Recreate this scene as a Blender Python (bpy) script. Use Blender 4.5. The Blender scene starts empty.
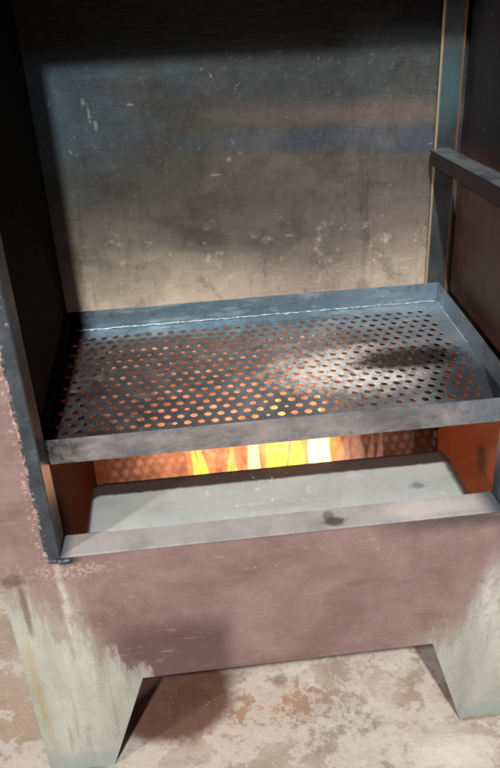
import bpy, bmesh, math, random
from mathutils import Vector, Matrix, noise as mnoise
random.seed(7)
S = bpy.context.scene
COL = S.collection

# ------------------------------------------------------------------ camera
def look_axes(pi, ya, ro):
    f = Vector((math.sin(ya)*math.cos(pi), math.cos(ya)*math.cos(pi), -math.sin(pi)))
    r = Vector((math.cos(ya), -math.sin(ya), 0)); u = r.cross(f)
    return r*math.cos(ro)+u*math.sin(ro), -r*math.sin(ro)+u*math.cos(ro), f
cam = bpy.data.cameras.new('camera'); camo = bpy.data.objects.new('camera', cam); COL.objects.link(camo)
_r, _u, _f = look_axes(0.4812, 0.0799, -0.0535)
M = Matrix((_r, _u, -_f)).transposed().to_4x4(); M.translation = Vector((0.1998, -0.7679, 0.6311))
camo.matrix_world = M
cam.sensor_fit = 'VERTICAL'; cam.sensor_height = 24; cam.lens = 727.4/768*24
cam.clip_start = 0.01; cam.clip_end = 200
cam.dof.use_dof = False
S.camera = camo

# ------------------------------------------------------------------ world, lamps, exposure
W = bpy.data.worlds.new('World'); S.world = W; W.use_nodes = True
bg = W.node_tree.nodes['Background']; bg.inputs[0].default_value = (0.75, 0.86, 1.0, 1); bg.inputs[1].default_value = 0.045
S.view_settings.view_transform = 'Standard'; S.view_settings.look = 'None'
S.view_settings.gamma = 1; S.view_settings.exposure = 0.0; S.view_settings.use_curve_mapping = False

def lamp(name, kind, loc, target, energy, color, size=0.05):
    l = bpy.data.lights.new(name, kind); l.energy = energy; l.color = color
    if kind == 'AREA': l.shape = 'DISK'; l.size = size
    elif kind == 'POINT': l.shadow_soft_size = size
    o = bpy.data.objects.new(name, l); COL.objects.link(o); o.location = loc
    if target is not None:
        o.rotation_euler = (Vector(target)-Vector(loc)).to_track_quat('-Z', 'Y').to_euler()
    return o
lamp('ceiling_lamp', 'AREA', (-0.16, -3.5, 3.85), (0.3, 0.1, 0.0), 450, (1.0, 0.95, 0.90), 0.16)
lamp('added_side_lamp', 'AREA', (-3.0, -2.6, 2.8), (0.2, 0.0, -0.2), 240, (1.0, 0.93, 0.87), 0.30)  # added lamp, gives the left leg a shadow running to the right
for x, e in ((0.16, 0.8), (0.27, 1.3), (0.37, 1.1)):
    lamp('fire_light', 'POINT', (x, 0.33, -0.08), None, e*0.66, (1.0, 0.50, 0.30), 0.03)
S.cycles.filter_width = 2.0; S.cycles.max_bounces = 8; S.cycles.transparent_max_bounces = 16

# ------------------------------------------------------------------ node helpers
class NB:
    def __init__(s, name, rough=0.6, metallic=0.0):
        s.m = bpy.data.materials.new(name); s.m.use_nodes = True
        s.t = s.m.node_tree; s.b = s.t.nodes['Principled BSDF']
        s.b.inputs['Roughness'].default_value = rough; s.b.inputs['Metallic'].default_value = metallic
        tc = s.t.nodes.new('ShaderNodeTexCoord'); s.P = tc.outputs['Object']
        sep = s.t.nodes.new('ShaderNodeSeparateXYZ'); s.t.links.new(s.P, sep.inputs[0]); s.x, s.y, s.z = sep.outputs
    def put(s, sock, v):
        if isinstance(v, bpy.types.NodeSocket): s.t.links.new(v, sock)
        elif isinstance(v, (tuple, list)) and len(v) == 3 and sock.type == 'RGBA': sock.default_value = (*v, 1)
        else: sock.default_value = v
    def mth(s, op, a, b=0.0, c=None, clamp=False):
        n = s.t.nodes.new('ShaderNodeMath'); n.operation = op; n.use_clamp = clamp
        s.put(n.inputs[0], a); s.put(n.inputs[1], b)
        if c is not None: s.put(n.inputs[2], c)
        return n.outputs[0]
    def noise(s, scale=10, detail=4, rough=0.55, dist=0.0, stretch=(1, 1, 1), off=(0, 0, 0)):
        mp = s.t.nodes.new('ShaderNodeMapping'); s.t.links.new(s.P, mp.inputs[0])
        mp.inputs['Scale'].default_value = stretch; mp.inputs['Location'].default_value = off
        n = s.t.nodes.new('ShaderNodeTexNoise'); s.t.links.new(mp.outputs[0], n.inputs['Vector'])
        n.inputs['Scale'].default_value = scale; n.inputs['Detail'].default_value = detail
        n.inputs['Roughness'].default_value = rough; n.inputs['Distortion'].default_value = dist
        return n.outputs['Fac']
    def ss(s, v, a, b, lo=0.0, hi=1.0):     # smoothstep from a to b
        n = s.t.nodes.new('ShaderNodeMapRange'); n.interpolation_type = 'SMOOTHSTEP'
        s.put(n.inputs['Value'], v)
        if a < b:
            n.inputs['From Min'].default_value = a; n.inputs['From Max'].default_value = b
            n.inputs['To Min'].default_value = lo; n.inputs['To Max'].default_value = hi
        else:
            n.inputs['From Min'].default_value = b; n.inputs['From Max'].default_value = a
            n.inputs['To Min'].default_value = hi; n.inputs['To Max'].default_value = lo
        return n.outputs['Result']
    def mix(s, a, b, f):
        n = s.t.nodes.new('ShaderNodeMix'); n.data_type = 'RGBA'
        s.put(n.inputs['Factor'], f); s.put(n.inputs[6], a); s.put(n.inputs[7], b)
        return n.outputs[2]
    def mul(s, *a):
        o = a[0]
        for k in a[1:]: o = s.mth('MULTIPLY', o, k)
        return o
    def add(s, a, b): return s.mth('ADD', a, b)
    def ramp(s, f, stops):
        n = s.t.nodes.new('ShaderNodeValToRGB'); s.put(n.inputs[0], f); e = n.color_ramp.elements
        while len(e) < len(stops): e.new(0.5)
        for k, (p, c) in enumerate(stops): e[k].position = p; e[k].color = (*c, 1)
        return n.outputs[0]
    def blob(s, a, b, ca, cb, ra, rb, wob=0.0, nz=None, soft=0.5):   # 1 inside an ellipse in axes a, b
        da = s.mth('DIVIDE', s.mth('SUBTRACT', a, ca), ra); db = s.mth('DIVIDE', s.mth('SUBTRACT', b, cb), rb)
        d = s.mth('SQRT', s.add(s.mul(da, da), s.mul(db, db)))
        if nz is not None: d = s.add(d, s.mul(s.mth('SUBTRACT', nz, 0.5), wob))
        return s.ss(d, 1.0+soft, 1.0-soft)
    def bump(s, h, strength=0.3, dist=0.002):
        n = s.t.nodes.new('ShaderNodeBump'); n.inputs['Strength'].default_value = strength
        n.inputs['Distance'].default_value = dist; s.put(n.inputs['Height'], h)
        s.t.links.new(n.outputs[0], s.b.inputs['Normal'])
    def done(s, color, rough=None, metal=None):
        s.put(s.b.inputs['Base Color'], color)
        if rough is not None: s.put(s.b.inputs['Roughness'], rough)
        if metal is not None: s.put(s.b.inputs['Metallic'], metal)
        return s.m

def srgb(r, g, b):
    f = lambda v: (v/255/12.92) if v/255 <= 0.04045 else ((v/255+0.055)/1.055)**2.4
    return (f(r), f(g), f(b))

# ------------------------------------------------------------------ materials
def m_body():
    n = NB('worn_body_paint', 0.55)
    n1 = n.noise(9, 5); n2 = n.noise(60, 4, 0.65); n3 = n.noise(25, 6, 0.7, 0.8)
    pink = n.ramp(n.noise(14, 6, 0.6, 0.6), [(0.3, (0.185, 0.115, 0.108)), (0.55, (0.24, 0.158, 0.150)), (0.75, (0.29, 0.20, 0.19))])
    pink = n.mix(pink, (0.34, 0.24, 0.22), n.mul(n.ss(n.noise(120, 3, 0.6, 0.5, (0.35, 1, 1.3)), 0.60, 0.72), 0.55))
    green = n.ramp(n.noise(8, 5, 0.6, 0.3, (1.6, 1, 0.6)), [(0.3, (0.27, 0.285, 0.245)), (0.5, (0.37, 0.385, 0.34)), (0.72, (0.48, 0.49, 0.44))])
    # paint overspray: the brown fades out over the legs, in ragged vertical runs
    u = n.mth('ABSOLUTE', n.mth('SUBTRACT', n.x, 0.30))
    f = n.mth('SUBTRACT', n.add(n.z, 0.243), n.mul(n.mth('SUBTRACT', u, 0.222), 1.28))
    run = n.noise(30, 6, 0.7, 0.1, (1, 1, 0.16))
    f = n.add(f, n.mul(n.mth('SUBTRACT', run, 0.5), 0.26)); f = n.add(f, n.mul(n.mth('SUBTRACT', n.noise(150, 5, 0.7, 0, (1, 1, 0.4)), 0.5), 0.09))
    c = n.mix(green, pink, n.ss(f, -0.060, 0.060))
    thin = n.mul(n.ss(f, 0.16, 0.02), n.ss(f, -0.05, 0.0), n.ss(run, 0.42, 0.6))
    c = n.mix(c, (0.30, 0.25, 0.22), n.mul(thin, 0.5))
    # bluish foot of the legs
    foot = n.ss(n.add(n.z, n.mul(n1, 0.02)), -0.372, -0.392)
    c = n.mix(c, (0.24, 0.31, 0.30), n.mul(foot, 0.55))
    for (sx, sz, rx, rz, k) in ((-0.008, -0.10, 0.006, 0.075, 0.8), (0.004, -0.17, 0.012, 0.11, 0.35), (0.60, -0.16, 0.016, 0.06, 0.6), (0.635, -0.22, 0.020, 0.10, 0.45)):
        c = n.mix(c, (0.66, 0.66, 0.62), n.mul(n.blob(n.x, n.z, sx, sz, rx, rz, 1.8, run, 0.8), n.ss(n2, 0.25, 0.6), k))
    st = n.ss(n.noise(75, 5, 0.65, 0, (1, 1, 0.06), (5, 0, 0)), 0.56, 0.68)
    c = n.mix(c, (0.20, 0.16, 0.125), n.mul(st, n.ss(n.z, -0.08, -0.2), 0.45))
    c = n.mix(c, (0.12, 0.065, 0.055), n.mul(n.ss(n.noise(6, 6, 0.65, 0.3, (0.8, 1, 1.5), (2, 0, 1)), 0.50, 0.66), n.ss(f, 0.0, 0.06), 0.45))
    # rusty stains
    rust = n.mul(n.ss(n3, 0.60, 0.70), n.ss(n.z, -0.05, -0.20))
    c = n.mix(c, (0.22, 0.13, 0.075), n.mul(rust, 0.35))
    drip = n.blob(n.x, n.z, -0.062, -0.085, 0.0045, 0.045, 1.2, n2, 0.5)
    c = n.mix(c, (0.12, 0.06, 0.045), n.mul(drip, 0.7))
    drip = n.blob(n.x, n.z, -0.070, -0.035, 0.016, 0.010, 1.6, n2, 0.5)
    c = n.mix(c, (0.10, 0.05, 0.04), n.mul(drip, 0.7))
    yel = n.blob(n.x, n.z, -0.072, -0.25, 0.007, 0.10, 1.8, n3, 0.6)
    c = n.mix(c, (0.36, 0.30, 0.17), n.mul(yel, 0.6))
    hot = n.mul(n.ss(n.z, -0.415, -0.427), n.ss(n.x, 0.45, 0.5))
    c = n.mix(c, (0.28, 0.19, 0.12), n.mul(hot, n.ss(n2, 0.35, 0.6), 0.9))
    # cast shadow painted as a darker patch on the lower panel
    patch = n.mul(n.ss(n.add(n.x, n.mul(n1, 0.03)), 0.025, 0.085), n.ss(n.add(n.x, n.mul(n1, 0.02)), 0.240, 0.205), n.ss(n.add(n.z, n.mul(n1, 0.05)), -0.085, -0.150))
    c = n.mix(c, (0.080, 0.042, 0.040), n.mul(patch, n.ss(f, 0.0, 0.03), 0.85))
    # soot along the right end under the sill and at the weld in the corner
    s1 = n.blob(n.x, n.z, 0.60, -0.004, 0.14, 0.022, 0.9, n1, 0.6)
    c = n.mix(c, (0.035, 0.036, 0.036), n.mul(s1, 0.72))
    s2 = n.blob(n.x, n.z, 0.005, -0.006, 0.018, 0.011, 1.0, n2, 0.45)
    c = n.mix(c, (0.03, 0.035, 0.04), n.mul(s2, 0.95))
    s2 = n.blob(n.x, n.z, 0.34, 0.0, 0.30, 0.006, 1.0, n2, 0.5)
    c = n.mix(c, (0.10, 0.07, 0.065), n.mul(s2, 0.5))
    # chipped pale edge beside the frame, pale scuffs
    ch = n.mul(n.ss(n.x, -0.036, -0.023), n.ss(n.x, -0.0165, -0.0195), n.ss(n.z, -0.06, -0.03), n.ss(n.noise(130, 6, 0.75), 0.52, 0.62), 0.75)
    c = n.mix(c, (0.62, 0.52, 0.46), ch)
    ch = n.mul(n.blob(n.x, n.z, 0.012, -0.028, 0.055, 0.012, 1.2, n3, 0.5), n.ss(n.noise(170, 4, 0.7), 0.48, 0.56))
    c = n.mix(c, (0.60, 0.48, 0.42), n.mul(ch, 0.45))
    ch = n.mul(n.ss(n.z, -0.035, -0.01), n.ss(n.noise(90, 5, 0.7, 0.6, (0.6, 1, 2.0)), 0.66, 0.72))
    c = n.mix(c, (0.50, 0.38, 0.34), n.mul(ch, 0.45))
    sc = n.ss(n.noise(95, 6, 0.75, 0, (0.22, 1, 1.6), (0, 0, 4)), 0.55, 0.70)
    c = n.mix(c, (0.42, 0.32, 0.29), n.mul(sc, n.ss(f, 0.0, 0.05), 0.35))
    gr = n.ss(n.noise(260, 4, 0.7), 0.52, 0.70)
    c = n.mix(c, (0.10, 0.07, 0.06), n.mul(gr, 0.35))
    sp = n.ss(n.noise(210, 2, 0.5), 0.735, 0.76)
    c = n.mix(c, (0.65, 0.58, 0.52), n.mul(sp, 0.8))
    c = n.mix(c, (0, 0, 0), 0.27)
    n.bump(n.add(n.noise(70, 5, 0.6), n.mul(n.noise(12, 2), 1.5)), 0.35, 0.0015)
    return n.done(c, n.ss(n1, 0.3, 0.7, 0.42, 0.62))

def m_steel(name, base, dark, rough=0.42, metal=0.35, scale=18, stain=0.5, bumpy=0.2):
    n = NB(name, rough, metal)
    a = n.noise(scale, 6, 0.62, 0.5); b = n.noise(scale*7, 4, 0.6)
    c = n.mix(base, dark, n.mul(n.ss(a, 0.42, 0.70), stain))
    c = n.mix(c, tuple(min(1, v*1.5) for v in base), n.mul(n.ss(n.noise(scale*5, 3, 0.7, 0, (0.3, 1, 1)), 0.6, 0.75), 0.4))
    n.bump(n.add(b, n.mul(a, 1.5)), bumpy, 0.0012)
    return n, c

def m_sill():
    n, c = m_steel('sill_grey_steel', (0.29, 0.285, 0.285), (0.16, 0.16, 0.17), 0.5, 0.15, 16, 0.6)
    q = n.noise(70, 4)
    c = n.mix(c, (0.03, 0.035, 0.035), n.mul(n.blob(n.x, n.y, 0.368, 0.012, 0.016, 0.009, 1.4, q, 0.4), 0.85))
    c = n.mix(c, (0.03, 0.035, 0.035), n.mul(n.blob(n.x, n.y, 0.362, 0.024, 0.008, 0.012, 1.4, q, 0.4), 0.6))
    c = n.mix(c, (0.035, 0.045, 0.06), n.mul(n.ss(n.x, 0.565, 0.598), 0.9))
    c = n.mix(c, (0.035, 0.045, 0.06), n.mul(n.ss(n.add(n.x, n.mul(q, 0.01)), 0.022, 0.004), 0.75))
    c = n.mix(c, (0.50, 0.48, 0.45), n.mul(n.blob(n.x, n.y, 0.50, 0.02, 0.06, 0.02, 0.8, q, 0.6), 0.6))
    return n.done(c)

def m_hood():
    n, c = m_steel('heat_greyed_plate', (0.29, 0.31, 0.31), (0.20, 0.22, 0.225), 0.58, 0.1, 9, 0.7, 0.25)
    q = n.noise(90, 4)
    c = n.mix(c, (0.20, 0.20, 0.19), n.mul(n.ss(n.noise(7, 7, 0.7, 0.2, (0.5, 1.6, 1)), 0.50, 0.66), 0.5))
    c = n.mix(c, (0.022, 0.010, 0.008), n.mul(n.ss(n.add(n.y, n.mul(n.mth('SUBTRACT', q, 0.5), 0.006)), 0.1225, 0.1290), 0.97))  # shadow of the tray lip painted as a dark rear band
    c = n.mix(c, (0.022, 0.012, 0.010), n.mul(n.ss(n.add(n.x, n.mul(n.mth('SUBTRACT', q, 0.5), 0.008)), 0.556, 0.566), 0.9))  # bent ends painted dark where the lit top stops
    c = n.mix(c, (0.022, 0.012, 0.010), n.mul(n.ss(n.x, 0.034, 0.028), 0.9))
    c = n.mix(c, (0.10, 0.12, 0.13), n.mul(n.blob(n.x, n.y, 0.505, 0.078, 0.010, 0.007, 3.5, q, 0.4), 0.75))
    c = n.mix(c, (0.62, 0.64, 0.63), n.mul(n.ss(n.noise(60, 4, 0.7, 0.6), 0.60, 0.68), n.blob(n.x, n.y, 0.27, 0.09, 0.10, 0.06, 0.6, q, 0.6), 0.35))
    return n.done(c)

def m_frame():
    n = NB('blackened_frame_steel', 0.45, 0.3)
    a = n.noise(22, 6, 0.62, 0.5); b = n.noise(140, 4, 0.65)
    c = n.ramp(a, [(0.3, (0.018, 0.022, 0.028)), (0.55, (0.040, 0.050, 0.062)), (0.78, (0.10, 0.12, 0.135))])
    e = n.mul(n.ss(n.x, -0.015, -0.0195), n.ss(b, 0.50, 0.58))
    c = n.mix(c, (0.48, 0.38, 0.34), n.mul(e, 0.8))
    c = n.mix(c, (0.36, 0.30, 0.28), n.mul(n.ss(n.noise(110, 5, 0.7), 0.66, 0.70), 0.5))
    n.bump(b, 0.3, 0.001)
    return n.done(c)

def m_back():
    n = NB('sooted_back_sheet', 0.40, 0.25)
    n1 = n.noise(7, 5, 0.6, 0.4, (0.6, 1, 1)); n2 = n.noise(28, 6, 0.68, 0.6); n3 = n.noise(120, 4, 0.6, 0.2, (0.35, 1, 1.6))
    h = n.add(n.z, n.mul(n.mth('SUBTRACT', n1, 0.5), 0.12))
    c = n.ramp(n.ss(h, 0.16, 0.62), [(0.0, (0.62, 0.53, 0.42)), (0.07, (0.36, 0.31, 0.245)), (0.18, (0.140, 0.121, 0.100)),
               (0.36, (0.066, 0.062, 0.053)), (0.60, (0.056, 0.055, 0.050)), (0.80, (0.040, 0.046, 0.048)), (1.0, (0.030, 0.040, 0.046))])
    c = n.mix(c, (0.120, 0.094, 0.090), n.mul(n.blob(n.x, n.z, 0.46, 0.25, 0.20, 0.13, 0.5, n1, 0.9), 0.5))
    # blue heat tint, strongest towards the upper left
    bl = n.mul(n.ss(n.x, 0.30, -0.02), n.ss(n.z, 0.28, 0.50))
    c = n.mix(c, (0.028, 0.066, 0.088), n.mul(bl, 0.7))
    # blue-grey band across the sheet, wider towards the right
    zc = n.add(n.mul(n.mth('SUBTRACT', n.x, 0.6), -0.035), 0.428); wd = n.ss(n.x, 0.12, 0.60, 0.011, 0.024)
    q = n.mth('DIVIDE', n.mth('ABSOLUTE', n.mth('SUBTRACT', n.add(n.z, n.mul(n.mth('SUBTRACT', n2, 0.5), 0.010)), zc)), wd)
    band = n.mul(n.ss(q, 1.25, 0.75), n.ss(n.x, -0.05, 0.40))
    c = n.mix(c, (0.038, 0.052, 0.072), n.mul(band, 0.88))
    # pale warm band above it
    q = n.mth('ABSOLUTE', n.mth('SUBTRACT', n.z, n.add(zc, 0.040)))
    c = n.mix(c, (0.12, 0.095, 0.082), n.mul(n.ss(q, 0.03, 0.0), n.ss(n.x, 0.08, 0.5), 0.6))
    # smoke blotches
    sm = n.noise(4.5, 8, 0.66, 0.5, (1, 1, 1.6), (1.7, 0, 0.3))
    c = n.mix(c, (0.030, 0.027, 0.023), n.mul(n.ss(sm, 0.47, 0.66), n.ss(n.z, 0.20, 0.32, 0.15, 0.62)))
    sm = n.noise(6, 8, 0.66, 0.3, (1, 1, 1.2), (4.7, 0, 2.3))
    c = n.mix(c, (0.20, 0.175, 0.135), n.mul(n.ss(sm, 0.52, 0.66), n.ss(n.z, 0.55, 0.30), 0.35))
    c = n.mix(c, (0.025, 0.022, 0.020), n.mul(n.ss(n.noise(50, 6, 0.7, 0, (1.6, 1, 0.25)), 0.52, 0.68), 0.25))
    dr = n.mul(n.ss(n.noise(26, 5, 0.65, 0.1, (1, 1, 0.08), (9, 0, 0)), 0.58, 0.70), n.ss(n.noise(5, 3), 0.40, 0.55))
    c = n.mix(c, (0.022, 0.018, 0.014), n.mul(dr, 0.45))
    c = n.mix(c, (0.16, 0.135, 0.11), n.mul(n.ss(n.noise(85, 7, 0.8), 0.54, 0.66), 0.30))
    # rubbed, brighter marks low on the sheet
    c = n.mix(c, (0.72, 0.66, 0.56), n.mul(n.ss(n3, 0.52, 0.75), n.ss(n.z, 0.28, 0.19), 0.30))
    c = n.mix(c, (0.66, 0.58, 0.46), n.mul(n.ss(n.noise(30, 9, 0.80, 0.2), 0.55, 0.68), n.ss(n.z, 0.36, 0.24), 0.55))
    c = n.mix(c, (0.05, 0.045, 0.04), n.mul(n.ss(n.noise(17, 6, 0.7, 0.8), 0.54, 0.66), 0.38))
    c = n.mix(c, (0.40, 0.37, 0.33), n.mul(n.ss(n.noise(70, 3, 0.6, 1.5), 0.69, 0.74), 0.35))
    c = n.mix(c, (0.45, 0.40, 0.34), n.mul(n.ss(n.noise(150, 2, 0.6), 0.72, 0.78), 0.3))
    for (bx, bz, rx, rz) in ((0.066, 0.512, 0.004, 0.004), (0.072, 0.494, 0.002, 0.014), (0.080, 0.478, 0.003, 0.006), (0.28, 0.415, 0.004, 0.004),
                             (0.135, 0.505, 0.006, 0.002), (0.255, 0.392, 0.012, 0.0018), (0.515, 0.255, 0.010, 0.002), (0.375, 0.285, 0.008, 0.002)):
        c = n.mix(c, (0.36, 0.33, 0.28), n.mul(n.blob(n.x, n.z, bx, bz, rx*0.7, rz*0.8, 3.5, n3, 0.8), 0.42))
    c = n.mix(c, (0.006, 0.006, 0.007), n.ss(n.add(n.z, n.mul(n2, 0.03)), 0.570, 0.615))  # lintel's shadow painted black across the top of the sheet
    n.bump(n.add(n.mul(n1, 5.0), n.add(n3, n2)), 0.30, 0.0015)
    return n.done(c, n.ss(n2, 0.3, 0.7, 0.33, 0.52))

def m_side():
    n = NB('tarred_side_sheet', 0.48, 0.1)
    a = n.noise(16, 6, 0.65, 0.5); b = n.noise(90, 4)
    c = n.ramp(a, [(0.3, (0.022, 0.012, 0.010)), (0.6, (0.050, 0.024, 0.018)), (0.8, (0.085, 0.045, 0.035))])
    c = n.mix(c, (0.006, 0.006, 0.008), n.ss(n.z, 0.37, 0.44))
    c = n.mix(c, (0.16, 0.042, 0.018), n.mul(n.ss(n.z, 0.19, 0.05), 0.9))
    c = n.mix(c, (0.02, 0.008, 0.006), n.mul(n.blob(n.y, n.z, 0.205, -0.060, 0.022, 0.026, 1.0, a, 0.6), 0.95))
    c = n.mix(c, (0.09, 0.045, 0.03), n.mul(n.ss(b, 0.60, 0.75), 0.4))
    n.bump(n.add(b, a), 0.35, 0.0015)
    return n.done(c)

def m_soot_shade():  # near-black lining, with the shadow on the left painted into it
    n = NB('black_soot_shade', 0.95); a = n.noise(30, 5); n.b.inputs['Specular IOR Level'].default_value = 0.1
    n.bump(a, 0.4, 0.002)
    return n.done(n.ramp(a, [(0.3, (0.002, 0.002, 0.002)), (0.7, (0.006, 0.005, 0.005))]))

def m_post():
    n = NB('blued_post_steel', 0.42, 0.35); a = n.noise(24, 6, 0.6, 0.4); b = n.noise(120, 4)
    c = n.ramp(a, [(0.3, (0.022, 0.025, 0.028)), (0.6, (0.040, 0.045, 0.049)), (0.8, (0.075, 0.077, 0.075))])
    c = n.mix(c, (0.04, 0.09, 0.11), n.mul(n.blob(n.x, n.z, 0.62, 0.50, 0.03, 0.05, 0.5, a, 0.7), 0.7))
    e = n.ss(n.x, 0.6145, 0.6105)
    c = n.mix(c, (0.36, 0.28, 0.19), n.mul(e, 0.85))
    e = n.ss(n.x, 0.6425, 0.6462)
    c = n.mix(c, (0.20, 0.075, 0.04), n.mul(e, 0.7))
    e = n.mul(n.ss(n.y, 0.4090, 0.4125), n.ss(n.x, 0.640, 0.645))
    c = n.mix(c, (0.22, 0.15, 0.09), n.mul(e, 0.8))
    c = n.mix(c, (0.10, 0.05, 0.035), n.mul(n.ss(b, 0.58, 0.72), 0.35))
    c = n.mix(c, (0.05, 0.02, 0.014), n.ss(n.z, 0.16, 0.14))
    n.bump(b, 0.25, 0.001)
    return n.done(c)

def m_runner():
    n, c = m_steel('runner_steel', (0.115, 0.13, 0.14), (0.03, 0.035, 0.04), 0.42, 0.4, 20, 0.8)
    c = n.mix(c, (0.014, 0.012, 0.012), n.ss(n.z, 0.4100, 0.4085))  # vertical flange painted near black, as in shade
    return n.done(c)

def m_tray(lip=False):
    n = NB('tray_lip_steel' if lip else 'tray_sheet_steel', 0.36, 0.55)
    a = n.noise(13, 6, 0.62, 0.7); b = n.noise(70, 7, 0.75, 0.1); d = n.noise(150, 4, 0.6)
    c = n.ramp(a, [(0.28, (0.09, 0.092, 0.105)), (0.52, (0.165, 0.168, 0.185)), (0.75, (0.28, 0.285, 0.30))])
    blue = n.ss(n.add(n.y, n.mul(a, 0.06)), 0.34, 0.40)
    c = n.mix(c, (0.14, 0.23, 0.29), n.mul(blue, 0.75))
    c = n.mix(c, (0.40, 0.50, 0.54), n.mul(blue, n.ss(n.noise(20, 6, 0.7, 0.3, (0.4, 1, 2)), 0.50, 0.64), 0.6))  # highlights on the rear lip painted as pale streaks
    c = n.mix(c, (0.16, 0.22, 0.27), n.mul(n.ss(n.x, 0.45, 0.62), 0.5))
    c = n.mix(c, (0.03, 0.028, 0.028), n.mul(n.ss(b, 0.50, 0.70), 0.45))
    edge = n.mul(n.ss(n.add(n.x, n.mul(a, 0.014)), 0.034, 0.014), n.ss(n.y, 0.046, 0.05))  # shadow along the left edge of the tray, painted black
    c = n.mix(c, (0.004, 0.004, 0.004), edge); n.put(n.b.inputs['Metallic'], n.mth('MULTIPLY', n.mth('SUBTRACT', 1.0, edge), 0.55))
    n.put(n.b.inputs['Specular IOR Level'], n.mth('MULTIPLY', n.mth('SUBTRACT', 1.0, edge), 0.5))
    if lip:
        c = n.mix(c, (0.42, 0.38, 0.36), n.mul(n.ss(n.y, 0.06, 0.05), n.ss(n.noise(26, 6, 0.7, 0.5, (0.5, 1, 1)), 0.40, 0.66), 0.55))
        c = n.mix(c, (0.018, 0.018, 0.020), n.mul(n.ss(n.noise(34, 7, 0.75, 0.1), 0.46, 0.64), n.ss(n.x, 0.10, 0.00), 0.8))
        rr = 0.38
    else:
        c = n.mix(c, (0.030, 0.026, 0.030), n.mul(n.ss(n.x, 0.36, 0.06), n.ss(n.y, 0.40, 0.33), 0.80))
        c = n.mix(c, (0.30, 0.29, 0.29), n.mul(n.ss(n.noise(48, 6, 0.75, 0, (0.5, 1, 1), (7, 0, 0)), 0.55, 0.68), 0.35))
        c = n.mix(c, (0.02, 0.02, 0.022), n.mul(n.ss(n.noise(25, 6, 0.7, 0.9), 0.50, 0.62), n.ss(n.x, 0.16, 0.02), 0.85))
        ash = n.blob(n.x, n.y, 0.445, 0.205, 0.110, 0.058, 1.8, b, 0.55)
        c = n.mix(c, (0.86, 0.84, 0.81), n.mul(ash, n.ss(n.noise(60, 7, 0.78), 0.34, 0.52), 0.95))
        blk = n.blob(n.x, n.y, 0.525, 0.222, 0.085, 0.036, 1.6, b, 0.45)
        c = n.mix(c, (0.008, 0.008, 0.009), n.mul(blk, 0.97))
        c = n.mix(c, (0.015, 0.014, 0.015), n.mul(n.blob(n.x, n.y, 0.60, 0.13, 0.06, 0.09, 1.4, b, 0.6), 0.8))
        rr = n.ss(b, 0.3, 0.7, 0.34, 0.60)
    n.bump(n.add(n.mul(a, 2), d), 0.22, 0.0012)
    return n.done(c, rr)

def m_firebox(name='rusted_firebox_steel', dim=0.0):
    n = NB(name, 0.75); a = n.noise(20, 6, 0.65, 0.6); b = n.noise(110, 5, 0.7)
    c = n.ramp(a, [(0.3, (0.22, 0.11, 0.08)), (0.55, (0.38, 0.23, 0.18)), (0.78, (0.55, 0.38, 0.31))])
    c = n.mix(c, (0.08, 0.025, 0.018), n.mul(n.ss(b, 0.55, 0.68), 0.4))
    c = n.mix(c, (0.045, 0.018, 0.013), n.mul(n.ss(n.add(n.x, n.mul(a, 0.06)), 0.44, 0.56), 0.85))  # firelight fading towards both ends is painted in, here and below
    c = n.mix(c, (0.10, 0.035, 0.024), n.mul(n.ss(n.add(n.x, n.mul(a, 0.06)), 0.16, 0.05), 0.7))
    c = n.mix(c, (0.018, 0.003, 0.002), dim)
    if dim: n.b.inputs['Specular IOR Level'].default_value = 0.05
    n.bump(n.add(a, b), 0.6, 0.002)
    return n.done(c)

def m_ember_floor():
    n = NB('ash_coated_firebrick', 0.85); a = n.noise(26, 6, 0.65, 0.6)
    n.bump(a, 0.6, 0.004)
    return n.done(n.ramp(a, [(0.3, (0.40, 0.30, 0.26)), (0.7, (0.70, 0.60, 0.54))]))

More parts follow.
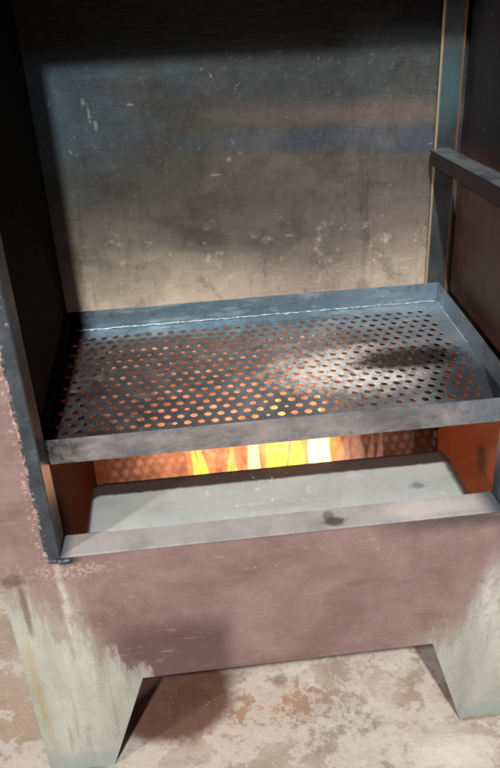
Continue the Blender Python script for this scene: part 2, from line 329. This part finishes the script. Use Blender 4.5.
def m_floor():
    n = NB('stained_concrete', 0.70)
    a = n.noise(3.5, 7, 0.62, 0.2); b = n.noise(13, 8, 0.68, 0.15); c2 = n.noise(60, 7, 0.72, 0.1); d = n.noise(8, 9, 0.70, 0.25, off=(3.1, 1.7, 0)); e = n.noise(220, 4, 0.7)
    c = n.ramp(b, [(0.30, (0.34, 0.28, 0.225)), (0.5, (0.44, 0.375, 0.315)), (0.70, (0.53, 0.465, 0.405))])
    c = n.mix(c, (0.40, 0.29, 0.215), n.mul(n.ss(a, 0.47, 0.56), 0.6))
    br = n.blob(n.x, n.y, 0.24, 0.075, 0.125, 0.055, 2.4, d, 0.25)
    c = n.mix(c, (0.37, 0.235, 0.155), n.mul(br, 0.9))
    c = n.mix(c, (0.48, 0.26, 0.16), n.mul(n.blob(n.x, n.y, 0.285, 0.09, 0.035, 0.028, 2.2, c2, 0.6), 0.5))
    c = n.mix(c, (0.29, 0.245, 0.21), n.mul(n.blob(n.x, n.y, 0.39, 0.0, 0.085, 0.075, 2.4, d, 0.35), 0.65))
    fl = n.mul(n.ss(d, 0.505, 0.535), n.ss(c2, 0.36, 0.46))
    c = n.mix(c, (0.60, 0.55, 0.495), n.mul(fl, 0.75))
    g = n.noise(19, 9, 0.75, 0.3, off=(0.4, 2.2, 0))
    fl = n.mul(n.ss(g, 0.50, 0.54), n.ss(n.add(n.x, n.mul(n.y, 0.6)), 0.22, 0.42), n.ss(e, 0.3, 0.5))
    c = n.mix(c, (0.66, 0.615, 0.565), n.mul(fl, 0.6))
    c = n.mix(c, (0.15, 0.145, 0.14), n.mul(n.blob(n.x, n.y, 0.295, 0.125, 0.012, 0.012, 1.6, c2, 0.5), 0.6))
    c = n.mix(c, (0.20, 0.15, 0.11), n.mul(n.ss(n.noise(46, 6, 0.75, 0.2), 0.56, 0.70), 0.5))
    c = n.mix(c, (0.20, 0.155, 0.12), n.mul(n.ss(e, 0.60, 0.70), 0.35))
    c = n.mix(c, (0.11, 0.040, 0.022), n.mul(n.blob(n.x, n.y, 0.105, 0.110, 0.112, 0.085, 0.6, d, 0.16), 0.93))  # shadow wedge beside the left leg, painted dark red-brown
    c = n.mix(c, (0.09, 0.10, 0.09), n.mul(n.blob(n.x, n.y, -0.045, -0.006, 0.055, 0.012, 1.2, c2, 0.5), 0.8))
    pale_spot = n.blob(n.x, n.y, 0.545, -0.055, 0.06, 0.03, 2.2, b, 0.5)  # paler, smoother spot on the concrete
    c = n.mix(c, (0.78, 0.73, 0.67), n.mul(pale_spot, 0.6))
    c = n.mix(c, (0, 0, 0), 0.36)
    n.bump(n.add(n.mul(d, 2.0), n.add(n.mul(c2, 0.9), n.mul(e, 0.15))), 0.6, 0.003)
    r = n.mth('SUBTRACT', n.ss(a, 0.35, 0.65, 0.74, 0.50), n.mul(pale_spot, 0.22))
    return n.done(c, r)

def m_plain(name, color, rough=0.6, metal=0.0, bumpy=0.4):
    n = NB(name, rough, metal); a = n.noise(80, 5, 0.65)
    c = n.mix(color, tuple(v*0.55 for v in color), n.ss(a, 0.45, 0.7))
    n.bump(a, bumpy, 0.001)
    return n.done(c)

def m_flame(name, color, strength):     # glowing gas: an even emission volume, so edges fade with thickness
    m = bpy.data.materials.new(name); m.use_nodes = True; t = m.node_tree; t.nodes.clear()
    out = t.nodes.new('ShaderNodeOutputMaterial'); em = t.nodes.new('ShaderNodeEmission')
    em.inputs[0].default_value = (*color, 1); em.inputs[1].default_value = strength
    t.links.new(em.outputs[0], out.inputs['Volume'])
    return m

BODY = m_body(); SILL = m_sill(); HOOD = m_hood(); FRAME = m_frame(); BACK = m_back(); SIDE = m_side(); SOOT_SHADE = m_soot_shade()
POST = m_post(); RUN = m_runner(); TRAY = m_tray(); TLIP = m_tray(True); FBOX = m_firebox(); FDARK = m_firebox('shaded_firebox_side', 0.995); EMB = m_ember_floor(); FLOOR = m_floor()  # the firebox side is a darkened copy with its shade painted in
BRIGHT = m_plain('bright_weld_line', (0.40, 0.48, 0.52), 0.4, 0.5)
F_OUT = m_flame('flame_outer', (1.0, 0.40, 0.08), 13)
F_YEL = m_flame('flame_yellow', (1.0, 0.80, 0.0), 62)
F_ORA = m_flame('flame_orange', (1.0, 0.62, 0.10), 48)
F_WHI = m_flame('flame_white', (1.0, 0.84, 0.38), 80)
F_DIM = m_flame('flame_faint', (1.0, 0.48, 0.34), 12)

# ------------------------------------------------------------------ mesh helpers (all in world coordinates)
def obj(name, bm, mat, parent=None, smooth=False, label=None, kind=None):
    bmesh.ops.recalc_face_normals(bm, faces=bm.faces)
    me = bpy.data.meshes.new(name); bm.to_mesh(me); bm.free()
    if smooth:
        for p in me.polygons: p.use_smooth = True
    me.materials.append(mat)
    o = bpy.data.objects.new(name, me); COL.objects.link(o)
    if parent:
        o.parent = parent
        q = parent; off = Vector((0, 0, 0))
        while q: off += q.location; q = q.parent
        o.location = -off
    if label: o['label'] = label
    if kind: o['kind'] = kind
    return o
def box(bm, x0, x1, y0, y1, z0, z1, bev=0.0):
    vs = [bm.verts.new((x, y, z)) for x in (x0, x1) for y in (y0, y1) for z in (z0, z1)]
    fs = [bm.faces.new([vs[i] for i in q]) for q in ((0, 1, 3, 2), (4, 6, 7, 5), (0, 4, 5, 1), (2, 3, 7, 6), (0, 2, 6, 4), (1, 5, 7, 3))]
    if bev:
        es = {e for f in fs for e in f.edges}
        bmesh.ops.bevel(bm, geom=list(es), offset=bev, segments=2, affect='EDGES')
    return bm
def B(*a, bev=0.0): return box(bmesh.new(), *a, bev=bev)
def prism_xz(pts, y0, y1, bev=0.0):
    bm = bmesh.new(); a = [bm.verts.new((x, y0, z)) for x, z in pts]; b = [bm.verts.new((x, y1, z)) for x, z in pts]
    bm.faces.new(a); bm.faces.new(b[::-1])
    for i in range(len(pts)): j = (i+1) % len(pts); bm.faces.new((a[i], a[j], b[j], b[i]))
    if bev: bmesh.ops.bevel(bm, geom=list(bm.edges), offset=bev, segments=1, affect='EDGES')
    return bm
def sheet(x0, x1, z0, z1, y, nx, nz, amp, th=0.003):     # a slightly buckled upright sheet
    bm = bmesh.new(); g = []
    for j in range(nz+1):
        g.append([])
        for i in range(nx+1):
            x = x0+(x1-x0)*i/nx; z = z0+(z1-z0)*j/nz
            e = min(i, nx-i, j, nz-j)/3.0; e = min(1, e)
            g[j].append(bm.verts.new((x, y+e*amp*mnoise.noise(Vector((x*5, 1.3, z*5))), z)))
    for j in range(nz):
        for i in range(nx): bm.faces.new((g[j][i], g[j][i+1], g[j+1][i+1], g[j+1][i]))
    r = bmesh.ops.extrude_face_region(bm, geom=list(bm.faces)); bmesh.ops.translate(bm, verts=[v for v in r['geom'] if isinstance(v, bmesh.types.BMVert)], vec=(0, th, 0))
    return bm
def bead(p0, p1, r, n, wob, flat=1.0):   # a lumpy weld bead
    bm = bmesh.new(); p0 = Vector(p0); p1 = Vector(p1); d = (p1-p0).normalized(); a = d.orthogonal().normalized(); b = d.cross(a); rings = []
    for i in range(n+1):
        t = i/n; c = p0.lerp(p1, t); rr = r*(0.75+0.45*abs(math.sin(i*1.3))+wob*random.uniform(-.5, .5))*(0.25 if i in (0, n) else 1)
        c = c+(a*random.uniform(-1, 1)+b*random.uniform(-1, 1))*r*wob
        rings.append([bm.verts.new(c+(a*math.cos(k*math.pi/4)+b*math.sin(k*math.pi/4))*rr) for k in range(8)])
    for i in range(n):
        for k in range(8): bm.faces.new((rings[i][k], rings[i][(k+1) % 8], rings[i+1][(k+1) % 8], rings[i+1][k]))
    bm.faces.new(rings[0]); bm.faces.new(rings[-1][::-1])
    return bm
def thing(name, label, cat, loc, group=None):
    o = bpy.data.objects.new(name, None); COL.objects.link(o); o.location = loc; o.empty_display_size = 0.05
    o['label'] = label; o['category'] = cat
    if group: o['group'] = group
    return o

FZ = -0.429
# ------------------------------------------------------------------ setting: the concrete floor
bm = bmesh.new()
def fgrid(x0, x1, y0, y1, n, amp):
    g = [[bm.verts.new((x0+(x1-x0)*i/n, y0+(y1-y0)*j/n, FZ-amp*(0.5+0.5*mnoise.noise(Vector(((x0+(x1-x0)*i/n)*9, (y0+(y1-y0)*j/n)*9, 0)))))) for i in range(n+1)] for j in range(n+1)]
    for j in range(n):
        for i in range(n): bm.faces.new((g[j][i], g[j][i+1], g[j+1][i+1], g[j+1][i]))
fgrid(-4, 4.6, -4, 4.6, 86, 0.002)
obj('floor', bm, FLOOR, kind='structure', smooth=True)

rg = random.Random(11); bm = bmesh.new()
for k in range(420):
    x = rg.uniform(-0.35, 0.85); y = rg.uniform(-0.35, 0.30); q = rg.uniform(0.0006, 0.0019)
    c0 = [bm.verts.new((x+q*math.cos(a)*rg.uniform(.6, 1.3), y+q*math.sin(a)*rg.uniform(.6, 1.3), FZ-0.0014)) for a in (0, 1.25, 2.5, 3.75, 5.0)]
    tp = bm.verts.new((x+q*.2, y, FZ-0.0009+q*rg.uniform(.5, 1.0)))
    for i in range(5): bm.faces.new((c0[i], c0[(i+1) % 5], tp))
GRIT = m_plain('pale_grit', (0.34, 0.29, 0.24), 0.8)
gro = obj('grit', bm, GRIT, kind='stuff'); gro['label'] = 'loose grit scattered over the concrete floor'; gro['category'] = 'grit'
# ------------------------------------------------------------------ the smoker cabinet
XL, XR, YB, ZT = -0.0856, 0.6856, 0.47, 1.08
cab = thing('smoker_cabinet', 'worn brown and grey-green painted steel smoker cabinet standing on four tapered legs', 'smoker', (0.3, 0.22, FZ))
# front skin: stiles, lintel, lower panel, legs, butted end to end
obj('stile', B(XL, -0.0202, 0, 0.045, -0.002, 0.913), BODY, cab)
obj('stile', B(0.6202, XR, 0, 0.045, -0.002, 0.913), BODY, cab)
obj('lintel', B(XL, XR, 0, 0.045, 0.9132, ZT), BODY, cab)
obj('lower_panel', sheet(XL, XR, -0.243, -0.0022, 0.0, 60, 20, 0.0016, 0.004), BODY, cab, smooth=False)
def leg(outer, it, ib, y0, y1): return prism_xz([(outer, -0.2432), (it, -0.2432), (ib, FZ), (outer, FZ)], y0, y1)
for y0, y1 in ((0.0, 0.004), (YB-0.004, YB)):
    obj('leg', leg(XL, 0.0794, 0.0138, y0, y1), BODY, cab)
    obj('leg', leg(XR, 0.5185, 0.578, y0, y1), BODY, cab)
# outer shell
obj('side_wall', B(XL, -0.0535, 0.0452, YB-0.004, -0.243, ZT-0.0002), BODY, cab)
obj('side_wall', B(0.6615, XR, 0.0452, YB-0.004, -0.243, ZT-0.0002), BODY, cab)
obj('rear_panel', B(XL, XR, YB-0.0038, YB-0.0002, -0.243, ZT-0.0002), BODY, cab)
obj('roof', B(XL, XR, 0.0, YB, ZT+0.0002, ZT+0.004), BODY, cab)
# inner lining
obj('inner_side_wall', B(-0.0533, -0.0115, 0.0452, 0.4150, 0.118, ZT-0.004), SOOT_SHADE, cab)
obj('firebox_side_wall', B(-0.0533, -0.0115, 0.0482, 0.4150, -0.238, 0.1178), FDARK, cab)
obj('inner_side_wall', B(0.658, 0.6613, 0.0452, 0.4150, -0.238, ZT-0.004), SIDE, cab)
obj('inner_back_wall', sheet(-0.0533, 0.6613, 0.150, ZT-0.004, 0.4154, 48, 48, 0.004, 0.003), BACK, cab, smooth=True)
obj('firebox_back_wall', B(-0.0533, 0.6613, 0.4154, 0.419, -0.238, 0.1498), FBOX, cab)
obj('inner_roof', B(-0.05, 0.658, 0.046, 0.415, ZT-0.0038, ZT-0.001), SOOT_SHADE, cab)
obj('firebox_floor', B(-0.0533, 0.6613, 0.0045, 0.4150, -0.2425, -0.2385), EMB, cab)
obj('firebox_front_wall', B(-0.0533, 0.6613, 0.0450, 0.0480, -0.2382, -0.0045), FBOX, cab)
# door frame of angle iron
sl = obj('sill', B(-0.0005, 0.6005, -0.0012, 0.0414, -0.0035, 0.0, bev=0.0008), SILL, cab)
obj('jamb', B(-0.0200, -0.0008, -0.0015, 0.0414, -0.0035, 0.9128, bev=0.0012), FRAME, cab)
obj('jamb', B(0.6008, 0.6200, -0.0015, 0.0414, -0.0035, 0.9128, bev=0.0012), FRAME, cab)
obj('head_rail', B(-0.0005, 0.6005, -0.0015, 0.0414, 0.9090, 0.9128, bev=0.001), FRAME, cab)
obj('weld_bead', bead((-0.0195, -0.0015, -0.005), (0.012, -0.0015, -0.008), 0.0030, 16, 0.5), FRAME, cab, smooth=True, label='dark weld bead at the frame corner')
# corner posts, angle iron: one flange on the back wall, one on the side wall
for s in (1,):
    f = (lambda x: x)
    bm = bmesh.new(); a, b = sorted((f(0.610), f(0.647))); box(bm, a, b, 0.4025, 0.4060, -0.238, ZT-0.005, bev=0.0006)
    a, b = sorted((f(0.6435), f(0.647))); box(bm, a, b, 0.4062, 0.4135, -0.238, ZT-0.005)
    obj('corner_post', bm, POST, cab)
    bm = bmesh.new()
    a, b = sorted((f(0.6035), f(0.6335))); box(bm, a, b, 0.0418, 0.4020, 0.4085, 0.4115, bev=0.0005)
    a, b = sorted((f(0.6035), f(0.6065))); box(bm, a, b, 0.0418, 0.4020, 0.3870, 0.4083, bev=0.0005)
    obj('shelf_runner', bm, RUN, cab, label=('right' if s else 'left')+' upper angle-iron shelf runner')
    bm = bmesh.new()
    a, b = sorted((f(0.630), f(0.6578))); box(bm, a, b, 0.0480, 0.4020, 0.1440, 0.1470)
    for v in bm.verts: v.co.z += 0.0924*(v.co.y-0.402)+0.0008
    obj('shelf_runner', bm, FRAME, cab)
# ------------------------------------------------------------------ burner cover
hood = thing('burner_cover', 'pale heat-greyed folded steel plate lying over the burner behind the sill', 'burner cover', (0.3, 0.10, -0.2385))
bm = bmesh.new()
def prof(t):  # section in y, z: front bend, flat top, rear bend
    return t
sec = [(0.0430, -0.080), (0.0430, -0.0075), (0.0442, -0.0050), (0.047, -0.0042)] + \
      [(0.075, -0.0028), (0.105, -0.0012), (0.135, -0.0002)] + [(0.155+0.003*math.sin(a), 0.0006-0.003*(1-math.cos(a))) for a in (0.0, 0.5, 1.0, 1.57)] + [(0.158, -0.040), (0.158, -0.12)]
R = 0.018
def inset(j): return 0
xs = [0.024]+[0.024+R*(1-math.cos(a)) for a in (0.4, 0.8, 1.2, 1.57)]+[0.1+0.05*i for i in range(9)]+[0.578-R*(1-math.cos(a)) for a in (1.57, 1.2, 0.8, 0.4)]+[0.578]
def drop(x):
    d = min(x-0.024, 0.578-x)
    return 0 if d >= R else R-math.sqrt(max(0, R*R-(R-d)**2))
g = [[bm.verts.new((x, y+(drop(x) if y > 0.14 else 0)*-0.6, z-drop(x)+0.0008*mnoise.noise(Vector((x*7, y*9, 2))))) for (y, z) in sec] for x in xs]
for i in range(len(xs)-1):
    for j in range(len(sec)-1): bm.faces.new((g[i][j], g[i+1][j], g[i+1][j+1], g[i][j+1]))
for gi in (g[0], g[-1]):
    low = [bm.verts.new((v.co.x, v.co.y, -0.12)) for v in gi]
    for j in range(len(sec)-1): bm.faces.new((gi[j], gi[j+1], low[j+1], low[j]))
bmesh.ops.remove_doubles(bm, verts=bm.verts, dist=1e-5)
obj('cover_plate', bm, HOOD, hood, smooth=True)
for x in (0.035, 0.565):
    for y in (0.058, 0.148): obj('support_foot', B(x-0.006, x+0.006, y-0.006, y+0.006, -0.2384, -0.0125), FBOX, hood)

# ------------------------------------------------------------------ perforated tray
tray = thing('perforated_tray', 'perforated steel shelf tray with turned-up lips, ash and soot on its right half', 'tray', (0.30, 0.22, 0.1472))
TX0, TX1, TY0, TY1, TZ, TH = -0.0075, 0.632, 0.045, 0.4015, 0.150, 0.0345
bm = bmesh.new(); t = 0.0015; PX = 0.0187; PY = 0.0163; HR = 0.0056; ns = 16
hx0 = 0.0035; ncol = 33; hy0 = 0.058; nrow = 20
def quad(x0, x1, y0, y1):
    if x1-x0 < 1e-6 or y1-y0 < 1e-6: return
    for z in (TZ, TZ-t): bm.faces.new([bm.verts.new(p) for p in ((x0, y0, z), (x1, y0, z), (x1, y1, z), (x0, y1, z))])
def cell(cx, cy):
    hr = HR*(random.uniform(0.90, 1.04) if random.random() > 0.04 else random.uniform(0.55, 0.8)); jx = random.uniform(-.0004, .0004); jy = random.uniform(-.0004, .0004)
    ring = []; out = []
    for k in range(ns):
        a = 2*math.pi*(k+0.5)/ns; c, s = math.cos(a), math.sin(a)
        ring.append((cx+jx+hr*c, cy+jy+hr*s))
    # outer square points matched to the ring
    for k in range(ns):
        a = 2*math.pi*(k+0.5)/ns; c, s = math.cos(a), math.sin(a); m = max(abs(c)/(PX/2), abs(s)/(PY/2)); out.append((cx+c/m, cy+s/m))
    corners = {}
    vz = []
    for z in (TZ, TZ-t):
        r = [bm.verts.new((*p, z)) for p in ring]; o = [bm.verts.new((*p, z)) for p in out]; vz.append(r)
        for k in range(ns):
            j = (k+1) % ns; p, q = out[k], out[j]
            if abs(p[0]-q[0]) > 1e-7 and abs(p[1]-q[1]) > 1e-7:
                cxn = cx+math.copysign(PX/2, (p[0]+q[0])/2-cx); cyn = cy+math.copysign(PY/2, (p[1]+q[1])/2-cy)
                bm.faces.new((r[k], r[j], o[j], bm.verts.new((cxn, cyn, z)), o[k]))
            else: bm.faces.new((r[k], r[j], o[j], o[k]))
    for k in range(ns): j = (k+1) % ns; bm.faces.new((vz[0][k], vz[0][j], vz[1][j], vz[1][k]))
for j in range(nrow):
    off = PX/2 if j % 2 else 0; cy = hy0+j*PY
    n = ncol - (1 if j % 2 else 0)
    for i in range(n): cell(hx0+off+i*PX, cy)
    quad(TX0+0.0, hx0+off-PX/2 if hx0+off-PX/2 > TX0 else TX0, cy-PY/2, cy+PY/2)
    quad(hx0+off+(n-0.5)*PX, TX1, cy-PY/2, cy+PY/2)
quad(TX0, TX1, TY0, hy0-PY/2); quad(TX0, TX1, hy0+(nrow-0.5)*PY, TY1)
bmesh.ops.remove_doubles(bm, verts=bm.verts, dist=1e-6)
obj('perforated_sheet', bm, TRAY, tray)
def lip(x0, x1, y0, y1, hz=TH):
    return B(x0, x1, y0, y1, TZ-0.0016, TZ+hz, bev=0.0006)
obj('lip', lip(TX0, TX1, TY0-0.0022, TY0-0.0002), TLIP, tray)
obj('lip', lip(TX0, TX1, TY1+0.0002, TY1+0.0022), TLIP, tray)
obj('lip', lip(TX0-0.0024, TX0-0.0002, TY0-0.0022, TY1+0.0022), TLIP, tray)
obj('lip', lip(TX1+0.0002, TX1+0.0024, TY0-0.0022, TY1+0.0022), TLIP, tray)
obj('weld_line', bead((TX0+0.005, TY1-0.0008, TZ+0.0012), (TX1-0.001, TY1-0.0008, TZ+0.0012), 0.0009, 160, 0.7), BRIGHT, tray, smooth=True)
obj('weld_line', bead((TX1-0.0008, TY1-0.002, TZ+0.0012), (TX1-0.0008, 0.25, TZ+0.0012), 0.0007, 60, 0.8), BRIGHT, tray, smooth=True)

for o in tray.children:      # the tray dips a little towards the front
    for v in o.data.vertices: v.co.z += 0.0924*(v.co.y-0.402)+0.0035*mnoise.noise(Vector((v.co.x*4, v.co.y*5, 3)))*min(1, max(0, (0.40-v.co.y)*12), max(0, (v.co.x+0.008)*14))*min(1, max(0, (0.631-v.co.x)*14))*min(1, max(0, (v.co.y-0.046)*14))
# ------------------------------------------------------------------ flames
def tongue(cx, cy, zb, zt, w, d, seed, wisps=4, bm=None):
    bm = bm or bmesh.new(); rg = random.Random(int(seed*100)); n = 26; m = 12
    for q in range(wisps):
        u = (q+0.5)/wisps-0.5; hx = cx+u*w*0.95; hy = cy+rg.uniform(-.3, .3)*d; ww = w/wisps*rg.uniform(1.3, 2.1) if wisps > 1 else w
        top = zt-abs(u)*0.07*rg.uniform(0.3, 1.4); sd = seed+q*3.7; lean = rg.uniform(-.25, .25)*w-u*w*0.5; ph = rg.uniform(0, 6); rings = []
        for i in range(n+1):
            t = i/n; z = zb+(top-zb)*t
            r = math.sin(math.pi*min(1, 0.25+0.75*t**1.5))**0.9 if t < 1 else 0.02
            r *= 1+0.35*mnoise.noise(Vector((sd, t*7, 3)))
            ox = lean*t*t+0.22*w*mnoise.noise(Vector((sd, t*3.5, 0)))+0.10*w*math.sin(ph+t*9)*t; oy = 0.2*d*mnoise.noise(Vector((sd+9, t*3, 0)))
            rings.append([bm.verts.new((hx+ox+0.5*ww*r*math.cos(2*math.pi*k/m), hy+oy+0.5*min(d, ww*1.3)*r*math.sin(2*math.pi*k/m), z)) for k in range(m)])
        for i in range(n):
            for k in range(m): bm.faces.new((rings[i][k], rings[i][(k+1) % m], rings[i+1][(k+1) % m], rings[i+1][k]))
        bm.faces.new(rings[0]); bm.faces.new(rings[-1][::-1])
    return bm
GR = 'flames rising behind the burner cover'
flames = [  # x, y, top, width, kind, label
    (0.192, 0.235, 0.045, 0.036, 'y', 'yellow flame at the left end of the row of flames'),
    (0.244, 0.250, 0.035, 0.026, 'o', 'small thin orange flame, second from the left in the fire'),
    (0.280, 0.225, 0.070, 0.028, 'w', 'narrow pale flame just left of the broad yellow middle one'),
    (0.318, 0.225, 0.110, 0.044, 'y', 'broad bright yellow flame in the middle of the fire'),
    (0.350, 0.245, 0.060, 0.026, 'y', 'narrow yellow flame between the broad yellow and the white one'),
    (0.388, 0.220, 0.095, 0.048, 'w', 'brightest, nearly white flame at the right of the fire'),
    (0.445, 0.260, 0.040, 0.044, 'f', 'faint pinkish flame just right of the white one'),
    (0.492, 0.270, 0.005, 0.020, 'f', 'thin faint flame tip, rightmost and far from the others')]
for k, (x, y, zt, w, kd, lab) in enumerate(flames):
    t = thing('flame', lab, 'flame', (x, y, -0.2385), GR)
    if kd == 'f':
        obj('outer_flame', tongue(x, y, -0.238, zt, w, w*0.8, k+1.7, 2), F_DIM, t, smooth=True)
        continue
    obj('outer_flame', tongue(x, y, -0.238, zt+0.015, w*1.55, w*1.4, k+1.7, 3), F_OUT, t, smooth=True)
    obj('flame_core', tongue(x, y, -0.22, zt-0.006, w*0.82, w*0.7, k+2.9, 3 if w > 0.03 else 2), {'y': F_YEL, 'o': F_ORA, 'w': F_WHI}[kd], t, smooth=True)
